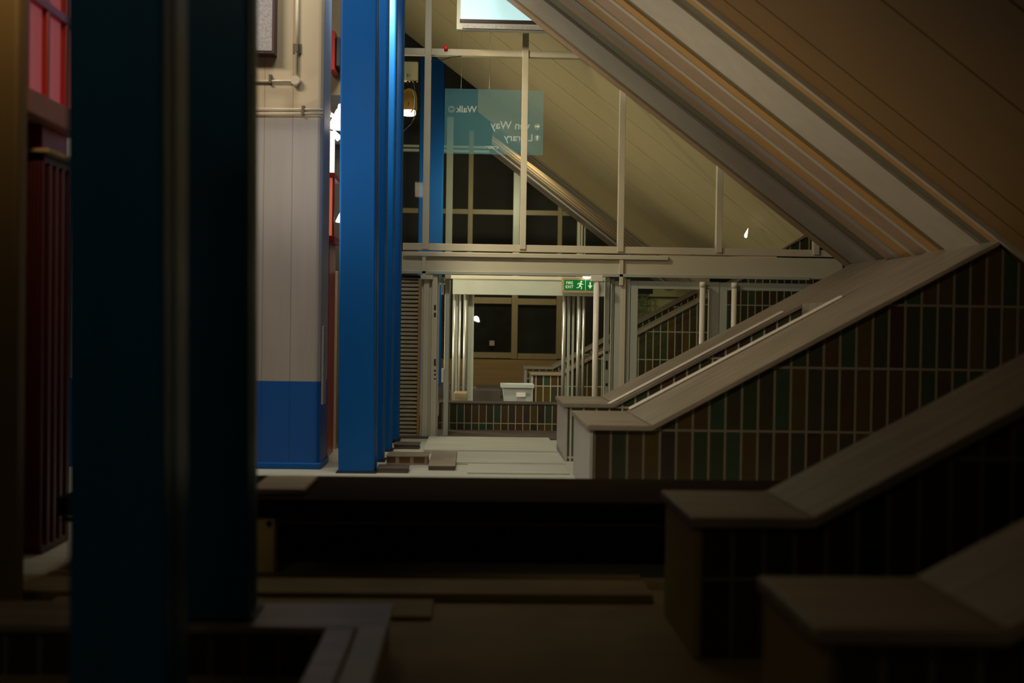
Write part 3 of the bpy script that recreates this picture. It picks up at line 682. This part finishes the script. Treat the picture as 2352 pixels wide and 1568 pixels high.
MB().ball(c, .022, 12).obj('bulb', M['lamp'], t); MB().tube([c, Vector((px1-.02, 11.0, c.z))], .006).obj('arm', M['dark'], t)
f = MB(); f.px(756, 769, 70, 160, 12.5, .4, .004); f.obj('red_hanging_box', M['red'], label='dark red box hanging beside the widest blue column near the top', category='box')
f = MB(); f.px(771, 781, 85, 152, 12.55, .35, .01); f.obj('black_speaker', M['dark'], label='small black speaker next to the dark red hanging box', category='speaker')
t = thing('shop_wall', 'olive brown shop front panel between the wide pillar and the widest blue column', 'shop wall', (W(775,1000,12.9).x, 12.95, 0))
zc1 = W(776, 330, 12.9).z; zc0 = W(776, 226, 12.9).z
xa_ = W(745, 300, 12.9).x; xb_ = W(806, 300, 12.9).x
MB().box(xa_, xb_, 12.9, 13.0, 0, W(776,-60,12.9).z, .004).obj('panel', mat('olive_tan_paint', (.20,.15,.07), .6), t)
MB().box(xa_+.02, xb_, 12.7, 12.9, zc1, zc0, .004).obj('black_cabinet', M['dark'], t)
MB().box(xa_+.05, xb_, 12.86, 12.9, W(776,624,12.9).z, zc1, .004).obj('dark_panel', M['wall_dark'], t)

# left foreground: ochre post and red kiosk
YK = 5.2
x1 = W(38, 784, YK).x
t = thing('ochre_post', 'blurred ochre brown post at the very left edge', 'post', (x1-.25, YK+.1, 0), None)
MB().box(x1-.5, x1, YK, YK+.12, 0, 3.9, .02).obj('shaft', mat('ochre_brown_paint', (.17,.12,.045), .6, noise=.05), t)
MB().box(x1-.52, x1+.01, YK-.01, YK+.14, 0, .05, .005).obj('base', M['dark'], t)
t = thing('red_kiosk', 'red kiosk with ribbed lower panels at the left edge behind the ochre post', 'kiosk', (-2.9, 6.7, 0), None)
xk = W(100, 500, 6.6).x; zl = W(70, 352, 6.6).z
mb = MB(); mb.box(-3.6, xk, 6.6, 7.05, 0, zl, .01)
n = 9; xs_ = W(20, 900, 6.6).x
for i in range(n):
    x = xs_ + (xk - xs_) * (i + .3) / n; mb.box(x, x+.02, 6.575, 6.6, .05, zl-.05, .004)
for i in range(4):
    y = 6.64 + i*.1; mb.box(xk, xk+.02, y, y+.04, .05, zl-.05, .004)
mb.obj('ribbed_base', mat('dark_red_paint', (.055,.003,.004), .45, noise=.15), t)
MB().box(-3.6, xk+.05, 6.54, 7.1, zl, zl+.025, .005).obj('ledge', M['tan_board'], t)
zs = W(60, 262, 6.3).z; zs2 = W(60, 205, 6.3).z
MB().box(-3.6, xk-.02, 6.62, 7.02, zl+.025, zs, .01).obj('recess', M['red'], t)
MB().box(-3.6, xk+.06, 6.2, 7.12, zs, zs2, .01).obj('window_sill', mat('dusty_rose_paint', (.30,.13,.09), .5), t)
MB().box(-3.6, xk, 6.26, 7.1, zs2, 4.2).obj('lit_panel', emis('rose_lit_panel', (.20,.045,.05), .8), t)
mb = MB()
for y in (6.26, 6.55, 6.84, 7.08): mb.box(xk-.01, xk+.035, y, y+.035, zs2, 4.2, .005)
zz = W(100, 30, 6.6).z; mb.box(xk-.01, xk+.04, 6.26, 7.12, zz, zz+.05, .005)
mb.obj('window_bar', M['red'], t)
p = W(139, 212, 7.0)
MB().box(p.x+.03, p.x+.05, 6.95, 7.0, p.z-.045, p.z+.045, .003).obj('small_tag', M['paper'], t)
area('kiosk_fill', (-1.6, 4.2, 4.0), (-2.6, 6.4, 2.4), .4, .3, 4.5, (1, .62, .3), 70)  # unseen fill added for the left kiosk and ochre post

# ------------------------------------------------------------------ foreground bench and low walls
t = thing('long_bench', 'long dark bench crossing the passage in front of the pale floor', 'bench', (-.5, 6.5, 0))
zt_ = W(1000, 1150, 6.05).z
xa = -2.2; xb = 4.2
MB().box(xa, xb, 6.05, 7.0, zt_-.10, zt_, .008).obj('top_slab', M['dark_wood'], t)
MB().box(xa, xb, 6.12, 6.16, zt_-.145, zt_-.12, .004).obj('rail', M['st_dark'], t)
MB().box(xa, xb, 6.5, 6.9, 0.0, zt_-.10).obj('void_shade', M['black'], t)  # black block stands in for the dark void under the slab
p0 = W(585, 1335, 6.06); p1 = W(630, 1185, 6.06)
lg = MB(); lg.box(p0.x, p1.x, 6.07, 6.2, 0.0, zt_-.10, .012); lg.obj('leg', mat('pale_ochre_timber', (.85,.68,.28), .6), t, label='pale ochre timber leg')
c = W(617, 1203, 6.05)
MB().cyl((c.x, 6.055, c.z), (c.x, 6.07, c.z), .014).obj('bolt', M['dark'], t)
a = W(582, 1132, 6.3); c = W(705, 1100, 6.3)
MB().box(a.x, c.x, 6.2, 6.75, zt_+.001, zt_+.035, .01).obj('timber_offcut', M['tan_board'], label='tan timber board lying on the left end of the dark bench', category='board')
MB().box(-2.2, PX-.02, 5.55, 6.0, 0, .045, .006).obj('kerb_stone', M['floor_near'], label='upper low brown kerb running along the front of the dark bench', category='kerb')
MB().box(-2.0, -.18, 5.2, 5.53, 0, .022, .006).obj('kerb_stone', M['floor_near'], label='short lower brown kerb at the left before the dark bench', category='kerb')
zc = W(495, 1424, 4.45).z
t = thing('corner_planter_wall', 'tiled low wall with stone coping turning a corner in the left foreground', 'wall', (-.9, 4.4, 0))
xr = W(890, 1440, 4.35).x; xm = W(822, 1440, 4.35).x; xl_ = W(748, 1440, 4.35).x
MB().box(-2.2, xr-.02, 4.38, 4.72, 0, zc-.03).obj('tiled_wall', M['tile_near'], t)
MB().box(-2.2, xr, 4.36, 4.74, zc-.03, zc-.001, .006).obj('coping', M['coping'], t)
MB().box(xl_, xm-.01, 1.2, 4.355, 0, zc, .008).obj('inner_coping', M['coping'], t)
MB().box(xm-.01, xm+.0, 1.2, 4.355, 0, zc-.02).obj('joint', M['st_tan'], t)
MB().box(xm, xr, 1.2, 4.355, 0, zc+.004, .008).obj('outer_coping', M['endstone'], t)

# ------------------------------------------------------------------ plinths by the middle columns
def plinth(u0, u1, v0, vm, v1, label, m1='tile_sq', m2='coping', shift=0):
    """front face rows vm..v1, top rows v0..vm; stands on the floor"""
    x0, x1, y0, _ = tread(u0, u1, v1, v1, .0, '', None)
    zt = W((u0+u1)/2, vm, y0).z
    _, _, _, y1 = tread(u0, u1, v0, vm, zt, '', None)
    t = thing('tiled_plinth', label, 'plinth', ((x0+x1)/2, (y0+y1)/2, 0))
    MB().box(x0, x1, y0, y1, 0, zt-.012).obj('tiled_base', M[m1], t)
    MB().box(x0-.006, x1+.006, y0-.006, y1+.006, zt-.012, zt, .003).obj('top_slab', M[m2], t)
plinth(888, 982, 1037, 1046, 1067, 'low plinth faced with square brown tiles beside the second blue column')
plinth(984, 1044, 1036, 1068, 1080, 'pale paved block beside the plinth of square brown tiles', 'slate', 'coping')
plinth(866, 936, 1066, 1074, 1086, 'small brown slab at the foot of the widest blue column', 'slate', 'slate')
plinth(905, 962, 1014, 1020, 1031, 'dark brown slab at the foot of the rearmost blue column', 'slate', 'slate')

# ------------------------------------------------------------------ display, cream control box, sign reflection, glass glint
DYY = 13.0
t = thing('display_screen', 'pale blue lit display screen hanging at the top under the striped soffit', 'screen', W(1150, 70, DYY))
a = W(1058, 44, DYY); c = W(1420, -90, DYY)
MB().box(a.x-.045, c.x, DYY, DYY+.10, W(1150,70,DYY).z, c.z+.05, .008).obj('casing', M['alu'], t)
MB().box(a.x, c.x-.03, DYY-.008, DYY-.002, a.z, c.z).obj('lit_face', M['screen'], t)
MB().box(a.x-.01, c.x, DYY-.02, DYY-.001, a.z-.04, a.z-.001, .003).obj('lower_bezel', mat('plum_bezel', (.045,.03,.035), .4), t)
MB().box(a.x+.02, c.x, DYY-.03, DYY-.005, W(1150,68,DYY).z, W(1150,60,DYY).z, .003).obj('tray', M['grey_panel'], t)
# cream control box and yellow lantern behind the glass
CBY = 14.2
M['box_cream'] = mat('control_box_cream', (.80,.70,.40), .45, noise=.03)
a = W(922, 184, CBY); c = W(960, 142, CBY)
t = thing('control_box', 'cream control box with black lettering behind the glass next to the rearmost blue column', 'box', ((a.x+c.x)/2, CBY, a.z))
MB().box(a.x, c.x, CBY, CBY+.12, a.z, c.z, .006).obj('body', M['box_cream'], t)
MB().box(a.x, c.x+.01, CBY+.01, CBY+.13, c.z, c.z+.012).obj('lid', M['dark'], t)
q = text_obj('E1', .055, (W(939, 174, CBY).x, CBY-.003, W(939, 174, CBY).z), M['dark'], t)
for du in (-8, 0, 9):
    e = W(944+du, 186, CBY); MB().cyl((e.x, CBY+.05, e.z-.08), (e.x, CBY+.05, e.z+.015), .012).obj('cable_gland', M['dark'], t)
a = W(924, 262, CBY); c = W(957, 204, CBY)
t = thing('yellow_lantern', 'yellow metal lantern with a white base hanging below the cream control box', 'lantern', ((a.x+c.x)/2, CBY, a.z))
MB().lathe([(.03,.33),(.08,.30),(.10,.22),(.105,.08),(.09,.06)], ((a.x+c.x)/2-.01, CBY+.08, a.z)).obj('body', M['yellow'], t)
MB().lathe([(.0,.06),(.085,.06),(.088,.02),(.08,.0),(0,0)], ((a.x+c.x)/2-.01, CBY+.08, a.z)).obj('white_base', M['lamp_soft'], t)
text_obj('?', .07, ((a.x+c.x)/2-.01, CBY-.03, W(937,240,CBY).z), M['dark'], t)
P = [W(946, 205, CBY-.04), W(952, 222, CBY-.05), W(952, 245, CBY-.05), W(944, 258, CBY-.03)]
MB().tube(P, .008).obj('hose', M['paper'], t)
P = [W(950, 186, CBY), W(955, 230, CBY-.02), W(952, 270, CBY), W(944, 285, CBY), W(925, 303, CBY)]
MB().tube(P, .005).obj('hanging_cable', M['coping'], label='thin cable drooping from the cream control box', category='cable')
P = [W(990, 141, SY-.06), W(1010, 139, SY-.06), W(1035, 131, SY-.06), W(1060, 129, SY-.04)]
MB().tube(P, .005).obj('hanging_cable', M['dark'], label='dark cable looping just below the upper transom by the red beacon', category='cable')
# glowing teal panel standing in for a sign reflected in the glass, lettering facing the lobby
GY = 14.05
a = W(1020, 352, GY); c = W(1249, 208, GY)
t = thing('sign_reflection', 'glowing teal panel standing in for a direction sign reflected in the screen glass, lettering reversed', 'sign', ((a.x+c.x)/2, GY, a.z))
MB().box(a.x, c.x, GY, GY+.012, a.z, c.z).obj('panel', film_mat('teal_reflection_film', (.10,.26,.27), .20, .62), t)
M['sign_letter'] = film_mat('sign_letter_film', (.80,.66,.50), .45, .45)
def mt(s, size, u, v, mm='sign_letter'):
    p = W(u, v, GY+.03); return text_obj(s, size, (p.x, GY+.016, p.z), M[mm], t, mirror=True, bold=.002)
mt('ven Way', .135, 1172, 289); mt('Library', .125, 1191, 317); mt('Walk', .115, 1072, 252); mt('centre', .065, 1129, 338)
for u, v, ang in ((1037, 251, 0), (1234, 291, 180), (1234, 317, 90)):
    p = W(u, v, GY+.02); mb = MB(); rr = .042
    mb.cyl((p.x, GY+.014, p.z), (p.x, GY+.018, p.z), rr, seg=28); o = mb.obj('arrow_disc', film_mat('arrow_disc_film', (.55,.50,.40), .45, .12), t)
    ca, sa = math.cos(R(ang)), math.sin(R(ang)); pts = [(-.03,0),(-.005,.026),(-.005,.009),(.03,.009),(.03,-.009),(-.005,-.009),(-.005,-.026)]
    if ang == 90: pts2 = [(y, -x) for x, y in pts]
    else: pts2 = [(x*ca, y) for x, y in pts]
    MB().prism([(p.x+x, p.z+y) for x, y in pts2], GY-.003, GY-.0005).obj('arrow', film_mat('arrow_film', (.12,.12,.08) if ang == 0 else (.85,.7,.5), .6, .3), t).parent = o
for x in (a.x+.2, a.x+.55): MB().cyl((x, GY+.006, c.z), (x, GY+.006, CAMZ+4.16-SS*x), .003).obj('added_wire', M['steel'], t)  # wires added with the panel that stands in for the reflection
# glowing teardrop standing in for a light reflected in the screen glass
p = W(1713, 541, 15.0)
t = thing('glass_glint', 'small glowing teardrop standing in for a light reflected in the screen glass', 'light', p)
MB().ball(p, .032, 16, (.7,.5,1.0)).cyl(p+Vector((.004,0,.02)), p+Vector((.03,0,.1)), .02, .002).obj('lens', M['lamp_soft'], t)
